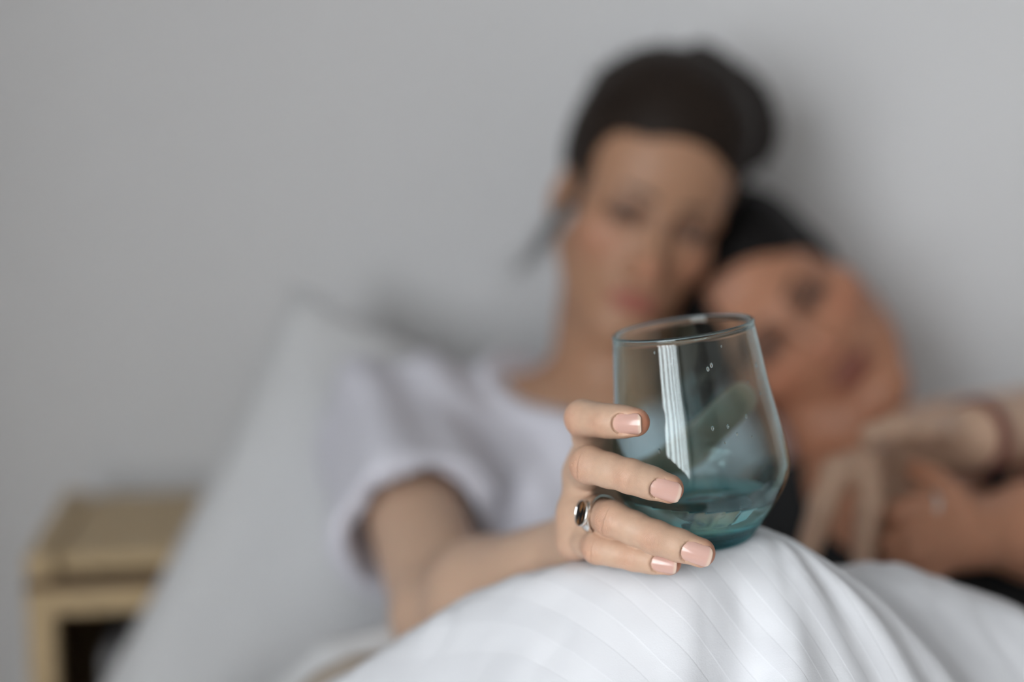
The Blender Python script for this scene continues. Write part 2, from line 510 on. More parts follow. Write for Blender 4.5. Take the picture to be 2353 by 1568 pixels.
# ------------------------------------------------------------------ pillow
def cushion(name, C, e1, e2, L1, L2, th, m, label, zmin, n=70, seed=0, nscale=9):
    e1, e2 = nrm(e1), nrm(e2); nn = nrm(np.cross(e1, e2))
    u = np.linspace(-1, 1, n); U, Vv = np.meshgrid(u, u, indexing='ij')
    prof = (np.maximum(1 - np.abs(U) ** 2.6, 0) * np.maximum(1 - np.abs(Vv) ** 2.6, 0)) ** 0.42
    Us = U * (1 - 0.055 * (1 - Vv ** 2) * np.abs(U)); Vs = Vv * (1 - 0.055 * (1 - U ** 2) * np.abs(Vv))
    Vt, Fc = [], []
    for sg in (1, -1):
        P = C + e1 * (Us * L1 / 2)[..., None] + e2 * (Vs * L2 / 2)[..., None]
        h = th / 2 * prof
        P = P + nn * (sg * h)[..., None]
        P = P + nn * (sg * prof * (0.010 * noise(P, nscale, seed) + 0.005 * noise(P, nscale * 2.3, seed + 5)))[..., None]
        base = len(Vt) * n * n
        Vt.append(P.reshape(-1, 3))
        i, j = np.meshgrid(np.arange(n - 1), np.arange(n - 1), indexing='ij'); a = (i * n + j).ravel() + base
        q = np.stack([a, a + n, a + n + 1, a + 1], 1)
        Fc.append(q if sg > 0 else q[:, ::-1])
    V = np.concatenate(Vt); Fc = np.concatenate(Fc)
    V[:, 2] = np.where(V[:, 2] < zmin + 0.05, zmin + 0.05 * np.exp((V[:, 2] - zmin - 0.05) / 0.05), V[:, 2])
    V[:, 1] = np.minimum(V[:, 1], RY1 - 0.004)
    me = mesh_np(name, V, Fc)
    bm = bmesh.new(); bm.from_mesh(me); bmesh.ops.remove_doubles(bm, verts=bm.verts, dist=0.0004)
    bmesh.ops.recalc_face_normals(bm, faces=bm.faces); bm.to_mesh(me); bm.free()
    return tag(link(name, me, m), label, 'pillow')
apex = W(690, 738, 1.325)
e1 = nrm(-0.44 * RT - 0.88 * np.array([0, 0, 1]) + np.array([0, -0.52, 0])); e2 = nrm(0.91 * RT - 0.40 * np.array([0, 0, 1]) + 0.16 * np.array([0, 1, 0]))
cushion('pillow', apex + e1 * 0.30 + e2 * 0.30, e1, e2, 0.66, 0.64, 0.16, M_pillow,
        'large white pillow standing on its corner behind the woman in the white tee', MZ + 0.002, seed=3)

# ------------------------------------------------------------------ heads
def head_frame(center, fwd, up, sc=1.0):
    f = nrm(fwd); u = nrm(np.asarray(up) - f * (f @ np.asarray(up))); r = np.cross(f, u)
    return np.asarray(center, float), np.stack([r, f, u], 1), sc      # columns x,y,z local

def add_head(Fd, fr, open_eye=0.004, wide=1.0, chin=0.0):
    o, M, sc = fr
    L = lambda p: o + M @ np.asarray(p, float) * sc
    def C(a, b, ra, rb, k): Fd.add(Cone(L(a), L(b), ra * sc, rb * sc), k)
    def E(c, r, k): Fd.add(Ell(L(c), np.asarray(r) * sc, M), k)
    def X(c, r, k): Fd.sub(Ell(L(c), np.asarray(r) * sc, M), k)
    E((0, -.018, .035), (.073, .094, .084), .01)
    E((0, .030, .045), (.060, .052, .056), .03)
    E((0, .036, -.028), (.057 * wide, .050, .062), .025)
    E((0, .025, -.065 - chin), (.048 * wide, .045, .044), .02)
    for s in (-1, 1):
        E((s * .043 * wide, .050, -.026), (.018 * wide, .018, .018), .022)
        C((s * .050 * wide, .0, -.055 - chin * .5), (s * .014 * wide, .068, -.099 - chin), .015 * wide, .014, .028)
    E((0, .075, -.101 - chin), (.018 * wide, .015, .014), .02)
    E((0, .064, -.064), (.028, .026, .024), .02)
    for s in (-1, 1):
        X((s * .033, .094, .001), (.019, .015, .0125), .014)
        C((s * .012, .080, .016), (s * .044, .066, .019), .007, .006, .012)
        C((s * .044, .066, .019), (s * .055, .052, .012), .006, .006, .012)
    C((0, .082, .010), (0, .102, -.036), .0065, .0085, .012)
    E((0, .1045, -.041), (.0095, .0095, .0085), .008)
    for s in (-1, 1):
        E((s * .0125, .093, -.0445), (.0075, .010, .0075), .007)
        E((s * .032, .0715, -.001), (.0165, .0130, .0125), .006)          # lids
        X((s * .0325, .089, -.0035), (.0135, .010, open_eye), .002)
        X((s * .0072, .099, -.0530), (.0060, .009, .0066), .0025)
    E((0, .0855, -.0665), (.0225, .0075, .0045), .006)
    E((0, .0845, -.0760), (.0185, .0078, .0052), .006)
    for s in (-1, 1):
        Fd.sub(Cone(L((0, .0950, -.0715)), L((s * .0255, .081, -.0690)), .0016 * sc, .0013 * sc), .003)
    for s in (-1, 1):     # ears
        er = M @ np.array(Matrix.Rotation(s * R(22), 3, 'Z') @ Matrix.Rotation(R(-12), 3, 'X'))
        Fd.add(Ell(L((s * .0735, -.012, -.010)), np.array((.0065, .0165, .029)) * sc, er), .006)
        Fd.sub(Ell(L((s * .081, -.008, -.008)), np.array((.006, .010, .019)) * sc, er), .004)
    return L

def head_local(V, fr):
    o, M, sc = fr
    return (V - o) @ M / sc

def head_paint(V, Cc, fr, lip, blush, head_tone, lid, f=1.0):
    q = head_local(V, fr); ax = np.abs(q[:, 0])
    def mix(c, w):
        w = np.clip(w, 0, 1)[:, None]; Cc[:] = Cc * (1 - w) + np.asarray(c) * w
    g = lambda c, s: np.exp(-(((np.stack([ax, q[:, 1], q[:, 2]], 1) - np.asarray(c)) / np.asarray(s)) ** 2).sum(1))
    near = (np.linalg.norm(q, axis=1) < .16)
    if head_tone is not None: mix(head_tone, np.clip((.26 - np.linalg.norm(q, axis=1)) / .08, 0, 1))  # head and upper neck mixed to a darker tone than the arms
    mix(blush, near * .40 * g((.045, .06, -.030), (.022, .03, .018)))
    mix(blush, near * .5 * g((0, .106, -.040), (.014, .014, .014)))
    zc = np.where(q[:, 2] > -.0715, (q[:, 2] + .0685) / .0065, (q[:, 2] + .0740) / .0070)
    lipm = np.clip(1.6 - 1.3 * ((ax / .0245) ** 2 + zc ** 2), 0, 1) * (q[:, 1] > .07)
    mix(lip, lipm * .85)
    mix(lid, near * (.85 * g((.032, .084, .004), (.019 * f, .015, .0085 * f))))
    mix((.03, .02, .017), near * g((.032, .082, -.0006), (.0135 * f, .013, .0042 * f)))
    return Cc

def eye_parts(fr, parent, iris, gaze):
    o, M, sc = fr
    for s in (-1, 1):
        c = o + M @ np.array([s * .032, .0695, -.0015]) * sc
        bm = bmesh.new(); bmesh.ops.create_uvsphere(bm, u_segments=24, v_segments=16, radius=.0124 * sc)
        V = np.array([v.co[:] for v in bm.verts]); me = bpy.data.meshes.new('eye')
        g = nrm(M @ np.asarray(gaze, float)); dt = (V / np.linalg.norm(V, axis=1)[:, None]) @ g
        Cc = np.where(dt[:, None] > .985, (.004,) * 3, np.where(dt[:, None] > .90, iris, (.60, .57, .55)))
        bm.to_mesh(me); bm.free()
        me.transform(Matrix.Translation(Vector(c))); colattr(me, Cc)
        link('eye', me, M_eye, parent)

def brow_parts(fr, parent, m, th=.0017):
    o, M, sc = fr
    for s in (-1, 1):
        pts = [(.013, .0895, .0210), (.025, .0890, .0238), (.038, .080, .0242), (.050, .068, .0180)]
        p = [o + M @ np.array([s * a, b, c]) * sc for a, b, c in pts]
        A = np.array(p); lo, hi = A.min(0) - .012, A.max(0) + .012
        F = Field(*[np.arange(lo[i], hi[i], .0013) for i in range(3)])
        for i in range(3): F.add(Cone(p[i], p[i + 1], th * (1.5 - .3 * i), th * (1.3 - .3 * i)), .003)
        V, Q = F.mesh()
        link('eyebrow', mesh_np('eyebrow', V, Q), m, parent)

# ------------------------------------------------------------------ woman in the white tee
H1 = head_frame(W(1475, 474, 1.25), np.array([0.10, -1.0, -0.16]), np.array([0.305, -0.05, 0.95]), .935)
# joints of the hand on the glass: (zoom x, zoom y, distance)
HJ = {
 'index':  [Z(296, 880, .757), Z(222, 675, .722), Z(352, 690, .708), Z(498, 700, .6945)],
 'middle': [Z(240, 975, .757), Z(252, 915, .712), Z(468, 975, .697), Z(672, 1045, .6895)],
 'ring':   [Z(212, 1145, .752), Z(372, 1195, .713), Z(598, 1290, .701), Z(828, 1368, .697)],
 'little': [Z(200, 1285, .754), Z(300, 1345, .722), Z(490, 1388, .713), Z(665, 1420, .7075)],
}
HR = {  # radii at mcp, pip, mid, dip, tip
 'index':  [.0100, .0088, .0080, .0079, .0072],
 'middle': [.0102, .0090, .0081, .0080, .0073],
 'ring':   [.0100, .0087, .0079, .0079, .0073],
 'little': [.0092, .0076, .0068, .0068, .0062],
}
WRIST = W(1342, 1262, .812); ELBOW = W(1025, 1420, 1.0); SHO_R = W(900, 990, 1.235); NECKB = W(1385, 935, 1.275)
SHO_L = W(1800, 1075, 1.37)
TH = [W(1390, 1190, .800), W(1486, 1108, .796), W(1592, 1030, .7935), W(1700, 914, .787)]
HCEN = W(1400, 1130, .74)

def radial(p):          # away from the glass axis
    c0, c1 = GA, GB
    t = (p - c0) @ (c1 - c0) / ((c1 - c0) @ (c1 - c0)); q = p - (c0 + t * (c1 - c0))
    return nrm(q)
GDEP = .735
GT = Z(736, 212, GDEP)                                   # rim centre of the glass
GU = nrm(RT * -0.144 + UP * 0.99 * math.cos(R(8)) - FW * 0.99 * math.sin(R(8)) * 0 + np.array([0, -0.0, 0]))
GU = nrm(np.array([-0.144, 0.0, 0.985]))                 # its axis, upwards
GA, GB = GT, GT - GU * .109

gx_ax = nrm(np.cross([0, 1, 0], GU)); gy_ax = np.cross(GU, gx_ax)
PXM = 1 / 2.2394 * GDEP / FPX
ro = [(0, 363), (150, 382), (335, 403), (480, 427), (600, 445), (690, 455), (750, 456), (790, 448), (830, 431), (900, 388), (960, 342), (1026, 287), (1070, 248), (1092, 228)]
S_ = np.array([a for a, b in ro]) * PXM / .978; R_ = np.array([b for a, b in ro]) * PXM
ss = np.linspace(0, S_[-1], 90)
def cub(x, X, Y):
    m = np.gradient(Y, X); i = np.clip(np.searchsorted(X, x) - 1, 0, len(X) - 2); h = X[i + 1] - X[i]; t = (x - X[i]) / h
    return (2 * t**3 - 3 * t**2 + 1) * Y[i] + (t**3 - 2 * t**2 + t) * h * m[i] + (-2 * t**3 + 3 * t**2) * Y[i + 1] + (t**3 - t**2) * h * m[i + 1]
rs = cub(ss, S_, R_)
def glass_sdf(x, y, z):
    qx, qy, qz = x - GT[0], y - GT[1], z - GT[2]
    t = -(qx * GU[0] + qy * GU[1] + qz * GU[2])
    rho = np.sqrt(np.maximum(qx * qx + qy * qy + qz * qz - t * t, 0))
    return np.maximum((rho - np.interp(t, ss, rs)) * .93, np.maximum(-t, t - ss[-1] - .002))
def to_glass(p, clear, side):      # push a joint nearer or farther until it sits just off the glass
    for q in np.arange(0, .06, .0002) * side:
        c = p + FW * q; t = -(c - GT) @ GU; e = c - (GT - GU * t)
        if side < 0 and np.linalg.norm(e) >= np.interp(t, ss, rs) + clear and e @ FW < 0: return c
        if side > 0 and np.linalg.norm(e) >= np.interp(t, ss, rs) + clear and e @ FW > 0: return c
    return p
TH[3] = to_glass(TH[3] - FW * .02, .0062, 1); TH[2] = to_glass(TH[2] - FW * .02, .0102, 1)
for _n, _c in (('index', .0066), ('middle', .0068)): HJ[_n][3] = to_glass(HJ[_n][3] + FW * .006, _c, -1)
f_lo = np.min([np.min(v, 0) for v in HJ.values()] + [WRIST], 0) - .018
f_hi = np.max([np.max(v, 0) for v in HJ.values()] + [np.max(TH, 0)], 0) + .016
lo1 = np.array([-.30, .66, .60]); hi1 = np.array([.56, 1.46, 1.24]); CO1 = .0028
HF = .0008
F1 = Field(*[axis_coords(lo1[i], hi1[i], CO1, f_lo[i], f_hi[i], HF) for i in range(3)])
L1 = add_head(F1, H1, .0032)
# neck and trunk (inside the tee)
F1.add(Cone(L1((0, -.025, -.05)), NECKB, .050, .050), .02)
F1.add(Cone(L1((0, .02, -.085)), NECKB + np.array([0, -.035, 0]), .028, .030), .03)
TR = [  # a, b, ra, rb, k shared by skin and tee
 (NECKB, SHO_R, .045, .047, .03), (NECKB, SHO_L, .045, .047, .03),
 (W(1180, 1090, 1.26), W(1570, 1110, 1.29), .083, .083, .04),
 (W(1370, 1230, 1.25), W(1365, 1700, 1.16), .112, .120, .05),
 (W(1240, 1230, 1.19), W(1240, 1260, 1.185), .056, .056, .05), (W(1500, 1250, 1.20), W(1500, 1280, 1.195), .056, .056, .05)]
for a, b, ra, rb, k in TR: F1.add(Cone(a, b, ra - .011, rb - .011), k)
# right arm
F1.add(Cone(SHO_R, ELBOW, .043, .035), .02)
F1.add(Cone(ELBOW, ELBOW + (WRIST - ELBOW) * .35, .034, .036), .02)
F1.add(Cone(ELBOW + (WRIST - ELBOW) * .35, WRIST, .036, .0215), .02)
# left arm round the other woman
ELB_L = W(2560, 960, 1.20); WR_L = W(2262, 1000, 1.10)
F1.add(Cone(SHO_L, ELB_L, .042, .036), .02)
F1.add(Cone(ELB_L, WR_L, .036, .024), .02)
KN_L = [W(2010, 1055, 1.045), W(2030, 1045, 1.062), W(2045, 1060, 1.08), W(2060, 1075, 1.095)]
for q in KN_L: F1.add(Cone(WR_L, q, .020, .0115), .014)
def finger_small(Fd, pts, r0, r1, k=.004):
    n = len(pts) - 1
    for i in range(n): Fd.add(Cone(pts[i], pts[i + 1], r0 + (r1 - r0) * i / n, r0 + (r1 - r0) * (i + 1) / n), k)
finger_small(F1, [KN_L[0], W(1925, 1085, 1.015), W(1890, 1165, 1.0), W(1858, 1262, 1.005)], .0118, .0085)
finger_small(F1, [KN_L[1], W(1992, 1058, 1.02), W(2000, 1165, .998), W(1985, 1290, 1.0)], .0118, .0088)
finger_small(F1, [KN_L[2], W(2035, 1100, 1.045), W(2045, 1180, 1.035), W(2010, 1270, 1.035)], .011, .008)
finger_small(F1, [KN_L[3], W(2085, 1120, 1.06), W(2090, 1190, 1.05), W(2060, 1260, 1.05)], .010, .0072)
finger_small(F1, [W(2200, 1010, 1.08), W(2120, 990, 1.03), W(2060, 985, 1.01), W(2005, 1000, 1.0)], .0125, .0085)
# right hand: palm
bk = nrm(np.cross(HJ['little'][0] - HJ['index'][0], WRIST - HJ['middle'][0]))
for n, q in (('index', .42), ('middle', .15), ('ring', -.15), ('little', -.42)):
    a = WRIST + (HJ['index'][0] - HJ['little'][0]) * q * .55
    F1.add(Cone(a, HJ[n][0], .0130, HR[n][0] - .0008), .011)
    F1.add(Ell(HJ[n][0] + nrm(HJ[n][0] - HCEN) * .0050, (.0080, .0080, .0075)), .004)
F1.add(Cone(WRIST, (HJ['index'][0] + HJ['little'][0]) / 2 + np.array([.012, .012, 0]), .017, .0125), .014)
# thumb behind the glass
F1.add(Cone(WRIST + np.array([.008, 0, 0]), TH[0], .0165, .0165), .014)
F1.add(Cone(TH[0], TH[1], .0165, .0118), .012)
F1.add(Cone(HJ['index'][0], TH[1] * .7 + TH[0] * .3, .007, .009), .014)
F1.add(Cone(TH[1], TH[2], .0112, .0102), .006)
F1.add(Cone(TH[2], TH[3], .0102, .0092), .005)

NAILS = []
for n in ('little', 'ring', 'middle', 'index'):
    m, p, d, t = HJ[n]; rm, rp, rmid, rd, rt = HR[n]
    A = np.array(HJ[n]); lo, hi = A.min(0) - .016, A.max(0) + .016
    sl = F1.sl(lo, hi, .002)
    x, y, z = F1.pts(sl)
    pm = (m + p) / 2; dm = (p + d) / 2; tm = (d + t) / 2
    g = Cone(m, pm, rm, rp * .97)(x, y, z)
    for a, b, ra, rb in ((pm, p, rp * .97, rp), (p, dm, rp, rmid), (dm, d, rmid, rd), (d, tm, rd, (rd + rt) / 2 * .985), (tm, t, (rd + rt) / 2 * .985, rt)):
        g = smin(g, Cone(a, b, ra, rb)(x, y, z), .004)
    # nail bed
    tt = nrm(t - d); dn = radial(t); dn = nrm(dn * 0.8 - FW * 0.55); dn = nrm(dn - tt * (dn @ tt)); bb = np.cross(tt, dn)
    sc = rt / .0073
    NW, U0, U1 = .0054 * sc, -.0095 * sc, 0.0057 * sc
    HC = rt - .00025
    qx, qy, qz = x - t[0], y - t[1], z - t[2]
    u = qx * tt[0] + qy * tt[1] + qz * tt[2]; w = qx * bb[0] + qy * bb[1] + qz * bb[2]; h = qx * dn[0] + qy * dn[1] + qz * dn[2]
    RN = .0064 * sc
    def hn(u, w, HC=HC, RN=RN): return HC - (RN - np.sqrt(np.maximum(RN * RN - w * w, 1e-8))) - (u + .002) ** 2 / .10
    # outline: rounded base, straight sides, nearly straight free edge
    ou = np.maximum(np.abs(w) - NW, u - U1)
    base = np.sqrt((np.minimum(u - (U0 + NW * .75), 0) / .75) ** 2 + w * w) - NW
    ou = np.maximum(ou, base)
    cut = np.maximum(ou, hn(u, w) - h)
    g = -smin(-g, cut, .0007)
    NAILS.append((n, t, tt, dn, bb, sc, NW, U0, U1, hn))
    ba = p - m; tq = np.clip(((x - m[0]) * ba[0] + (y - m[1]) * ba[1] + (z - m[2]) * ba[2]) / (ba @ ba), 0, 1)
    kk = .0085 * (1 - np.clip((tq - .15) / .5, 0, 1)) + .0009
    F1.F[sl] = smin(F1.F[sl], g.astype(np.float32), kk)
# the pads press flat against the glass, nothing of the hand enters it
F1.sub(Fn(glass_sdf, np.minimum(GA, GB) - .046, np.maximum(GA, GB) + .046), .0006)
V1, Q1 = F1.mesh()
del F1

def hand_attrs(V, Cc):
    al = np.zeros(len(V)); cr = np.zeros(len(V))
    inh = np.where((V[:, 1] < .86) & (V[:, 2] < W(1300, 880, .72)[2]))[0]
    P = V[inh]
    best = np.full(len(P), 9.0); alo = np.zeros(len(P)); cro = np.zeros(len(P)); red = np.zeros(len(P)); tip = np.zeros(len(P))
    for n, J in HJ.items():
        acc = 0.0
        cum = [0.0]
        for i in range(3): cum.append(cum[-1] + np.linalg.norm(J[i + 1] - J[i]))
        for i in range(3):
            ba = J[i + 1] - J[i]; h = np.clip((P - J[i]) @ ba / (ba @ ba), 0, 1.15)
            dd = np.linalg.norm(P - J[i] - np.clip(h, 0, 1)[:, None] * ba, axis=1)
            m = dd < best
            best[m] = dd[m]; alo[m] = (cum[i] + h[m] * np.linalg.norm(ba))
        for j, (s, amp, rd) in ((1, (.0048, 1.0, .75)), (2, (.0036, .45, .5)), (0, (.008, .15, .4))):
            dn = radial(J[j]) if j else nrm(J[0] - HCEN)
            cpt = J[j] + dn * HR[n][min(j * 2, 3)] * .9
            gg = gauss(P, cpt, s * 1.25)
            cro = np.maximum(cro, amp * gauss(P, cpt, s)); red = np.maximum(red, rd * gg)
        tt = nrm(J[3] - J[2])
        tip = np.maximum(tip, gauss(P, J[3] + tt * .006, .0062))
    al[inh] = alo; cr[inh] = cro
    base = Cc[inh]
    w = (red * .55)[:, None]; base = base * (1 - w) + np.array(lin(203, 138, 110)) * w
    w = np.clip(tip * .8, 0, 1)[:, None]; base = base * (1 - w) + np.array(lin(200, 124, 94)) * w
    Cc[inh] = base
    return al, cr

SK1 = np.array(lin(196, 164, 141)); SK2 = np.array(lin(178, 127, 100))
C1 = np.tile(SK1, (len(V1), 1)) * (1 + .05 * noise(V1, 30)[:, None])
al, cr = hand_attrs(V1, C1)
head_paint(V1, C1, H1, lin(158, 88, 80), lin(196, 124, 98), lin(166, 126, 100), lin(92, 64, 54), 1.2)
p1 = empty('person', W(1370, 1700, 1.1) * np.array([1, 1, 0]) + np.array([0, 0, MZ]))
tag(p1, 'person in white tee with dark hair in a bun, holding the teal glass', 'person')
me = mesh_np('body', V1, Q1); colattr(me, C1); fattr(me, al, 'along'); fattr(me, cr, 'crease')
link('body', me, M_skin1, p1)
eye_parts(H1, p1, (.06, .04, .025), (0.15, .9, -.42))
brow_parts(H1, p1, M_brow1)

# fingernails
def nail(n, t, tt, dn, bb, sc, NW, U0, U1, hn):
    nu, nw = 26, 19
    top, Cc = [], []
    for i in range(nu):
        f = i / (nu - 1)
        u = U0 + (U1 + .0004 - U0) * f
        if u < U0 + NW * .75:
            hw = NW * math.sqrt(max(1 - ((U0 + NW * .75 - u) / (.75 * NW)) ** 2, 0.002))
        else: hw = NW
        hw = min(hw, NW * math.sqrt(max(1 - (max(u - (U1 - .0022), 0) / .0034) ** 2, .05)))
        hw -= .00012
        for j in range(nw):
            w = hw * (j / (nw - 1) * 2 - 1)
            uu = u - .0009 * (w / NW) ** 2 * max(0, (f - .6) / .4)
            top.append(t + tt * uu + bb * w + dn * (hn(uu, w) + .00022))
            edge = np.clip((f - .87) / .06, 0, 1); lun = max(0, 1 - f / .22)
            c = np.array(lin(205, 164, 152)) * (1 - edge) + np.array(lin(214, 188, 172)) * edge
            Cc.append(c * (1 - lun * .5) + np.array(lin(216, 178, 162)) * lun * .5)
    top = np.array(top); bot = top - dn * .0007
    V = np.concatenate([top, bot]); N = nu * nw; F = []
    for i in range(nu - 1):
        for j in range(nw - 1):
            a = i * nw + j; F.append((a, a + 1, a + nw + 1, a + nw)); F.append((N + a, N + a + nw, N + a + nw + 1, N + a + 1))
    rim = [j for j in range(nw)] + [i * nw + nw - 1 for i in range(1, nu)] + [(nu - 1) * nw + j for j in range(nw - 2, -1, -1)] + [i * nw for i in range(nu - 2, 0, -1)]
    for a, b in zip(rim, rim[1:] + rim[:1]): F.append((a, N + a, N + b, b))
    me = mesh_np('fingernail', V, np.array(F))
    bm = bmesh.new(); bm.from_mesh(me); bmesh.ops.recalc_face_normals(bm, faces=bm.faces); bm.to_mesh(me); bm.free()
    colattr(me, np.array(Cc + Cc)); return link('fingernail', me, M_nail, p1)
for a in NAILS: nail(*a)

# signet ring on the ring finger
def signet():
    m, p = HJ['ring'][0], HJ['ring'][1]
    ax = nrm(p - Z(130, 1140, .752)); c = m + (p - m) * .66
    dn = nrm(np.array([-.40, -.86, .25])); dn = nrm(dn - ax * (dn @ ax)); bb = np.cross(ax, dn)
    rin, n = .0098, 72
    V, F = [], []
    prof = 10
    for i in range(n):
        a = 2 * math.pi * i / n; cs = math.cos(a)                 # a = 0 at the face
        tface = max(0, cs) ** 1.6
        wd = .0019 + .0034 * tface; th = .0011 + .0011 * tface
        e = dn * math.cos(a) + bb * math.sin(a)
        for j in range(prof):
            b = 2 * math.pi * j / prof
            V.append(c + e * (rin + th / 2 + th / 2 * np.sign(math.cos(b)) * abs(math.cos(b)) ** .6) + ax * wd * np.sign(math.sin(b)) * abs(math.sin(b)) ** .7)
    for i in range(n):
        for j in range(prof):
            a0, a1 = i * prof, ((i + 1) % n) * prof; j1 = (j + 1) % prof
            F.append((a0 + j, a1 + j, a1 + j1, a0 + j1))
    me = mesh_np('ring', np.array(V), np.array(F))
    bm = bmesh.new(); bm.from_mesh(me); bmesh.ops.recalc_face_normals(bm, faces=bm.faces)
    # oval plate of the signet
    def oval(r1, r2, h0, h1, ins=0.0):
        n2 = 40; ring0 = []; ring1 = []
        for i in range(n2):
            a = 2 * math.pi * i / n2; q = ax * (r2 * math.cos(a)) + bb * (r1 * math.sin(a))
            ring0.append(bm.verts.new(Vector(c + q * 1.0 + dn * h0))); ring1.append(bm.verts.new(Vector(c + q * (1 - ins) + dn * h1)))
        return ring0, ring1
    a0, a1 = oval(.0067, .0053, .0098, .0126)
    b0, b1 = oval(.0063, .0049, .0126, .0122)
    k = len(a0)
    for i in range(k):
        j = (i + 1) % k
        bm.faces.new((a0[i], a0[j], a1[j], a1[i])); bm.faces.new((a1[i], a1[j], b0[j], b0[i])); bm.faces.new((b0[i], b0[j], b1[j], b1[i]))
    bm.faces.new(b1); bm.faces.new(a0[::-1])
    bmesh.ops.recalc_face_normals(bm, faces=bm.faces)
    bm.to_mesh(me); bm.free()
    rg = link('ring', me, M_silver, p1); rg['label'] = 'silver signet ring with an oval dark stone on the ring finger'
    bm = bmesh.new(); uvl = bm.loops.layers.uv.new('UVMap')
    rows = []
    for kk in range(6):
        f = 1 - kk / 6
        rows.append([(c + ax * (.0049 * f * math.cos(2 * math.pi * i / 40)) + bb * (.0063 * f * math.sin(2 * math.pi * i / 40)) + dn * (.01235 + .00035 * (1 - f * f))) for i in range(40)])
    vr = [[bm.verts.new(Vector(q)) for q in r_] for r_ in rows]; ctr = bm.verts.new(Vector(c + dn * .0127))
    for a, b in zip(vr, vr[1:]):
        for i in range(40): bm.faces.new((a[i], a[(i + 1) % 40], b[(i + 1) % 40], b[i]))
    for i in range(40): bm.faces.new((vr[-1][i], vr[-1][(i + 1) % 40], ctr))
    for f in bm.faces:
        for l in f.loops:
            q = np.array(l.vert.co[:]) - c; l[uvl].uv = (float(q @ ax), float(q @ bb))
    me = bpy.data.meshes.new('stone'); bm.to_mesh(me); bm.free()
    st = link('stone', me, M_stone, rg); st.matrix_parent_inverse = Matrix.Identity(4)
    st.parent = rg; st.matrix_parent_inverse = rg.matrix_world.inverted() if False else Matrix.Identity(4)
signet()

# tee
def tee():
    lo = np.array([-.30, .95, .60]); hi = np.array([.40, 1.46, 1.06])
    F = Field(*[np.arange(lo[i], hi[i], .003) for i in range(3)])
    for a, b, ra, rb, k in TR: F.add(Cone(a, b, ra + .003, rb + .003), k)
    ax = nrm(ELBOW - SHO_R); hem = SHO_R + ax * .155
    G = Field(F.x, F.y, F.z)                       # the open sleeve
    G.add(Cone(SHO_R, SHO_R + ax * .22, .056, .067), .035)
    G.sub(Cone(hem - ax * .05, SHO_R + ax * .26, .040, .064), .004)
    G.sub(Fn(lambda x, y, z: -((x - hem[0]) * ax[0] + (y - hem[1]) * ax[1] + (z - hem[2]) * ax[2]), hem - .12, hem + .14), .002)
    F.F = smin(F.F, G.F, .03)
    F.sub(Ell(W(1392, 795, 1.20), (.108, .125, .066)), .004)
    V, Q = F.mesh()
    me = mesh_np('t_shirt', V, Q)
    nv = np.zeros(len(V) * 3, np.float32); me.vertices.foreach_get('normal', nv); nv = nv.reshape(-1, 3)
    d1 = nrm([.80, .1, .60]); s = V @ d1 + .012 * noise(V, 9, 2)
    env = np.clip(.5 + .9 * noise(V, 6, 11), 0, 1)
    amp = .0105 * np.sin(s * 2 * math.pi / .062 + 2 * noise(V, 7, 4)) * env + .005 * noise(V, 20, 8)
    t = (V - SHO_R) @ ax; rv = V - SHO_R - t[:, None] * ax
    inner = (t > .07) & (t < .2) & ((rv * nv).sum(1) < 0) & (np.linalg.norm(rv, axis=1) < .075)
    amp = np.where(inner, -amp - .004, amp + .004)
    V = V + nv * amp[:, None]
    me.vertices.foreach_set('co', V.astype(np.float32).ravel()); me.update()
    link('t_shirt', me, M_shirt, p1)
tee()

def strands(name, curves, r, m, parent):
    """thin tapered locks as one part"""
    Vs, Fs = [], []
    for pts in curves:
        P = np.array(pts); n = len(P); T_ = np.gradient(P, axis=0)
        for i in range(n):
            t = nrm(T_[i]); a = nrm(np.cross(t, [.3, .9, .2])); b = np.cross(t, a); rr = r * (1 - .8 * i / (n - 1))
            for j in range(4):
                Vs.append(P[i] + rr * (a * math.cos(j * math.pi / 2) + b * math.sin(j * math.pi / 2)))
        b0 = len(Vs) - 4 * n
        for i in range(n - 1):
            for j in range(4):
                Fs.append((b0 + 4 * i + j, b0 + 4 * i + (j + 1) % 4, b0 + 4 * i + 4 + (j + 1) % 4, b0 + 4 * i + 4 + j))
    me = mesh_np(name, np.array(Vs), np.array(Fs)); o = link(name, me, m, parent); return o

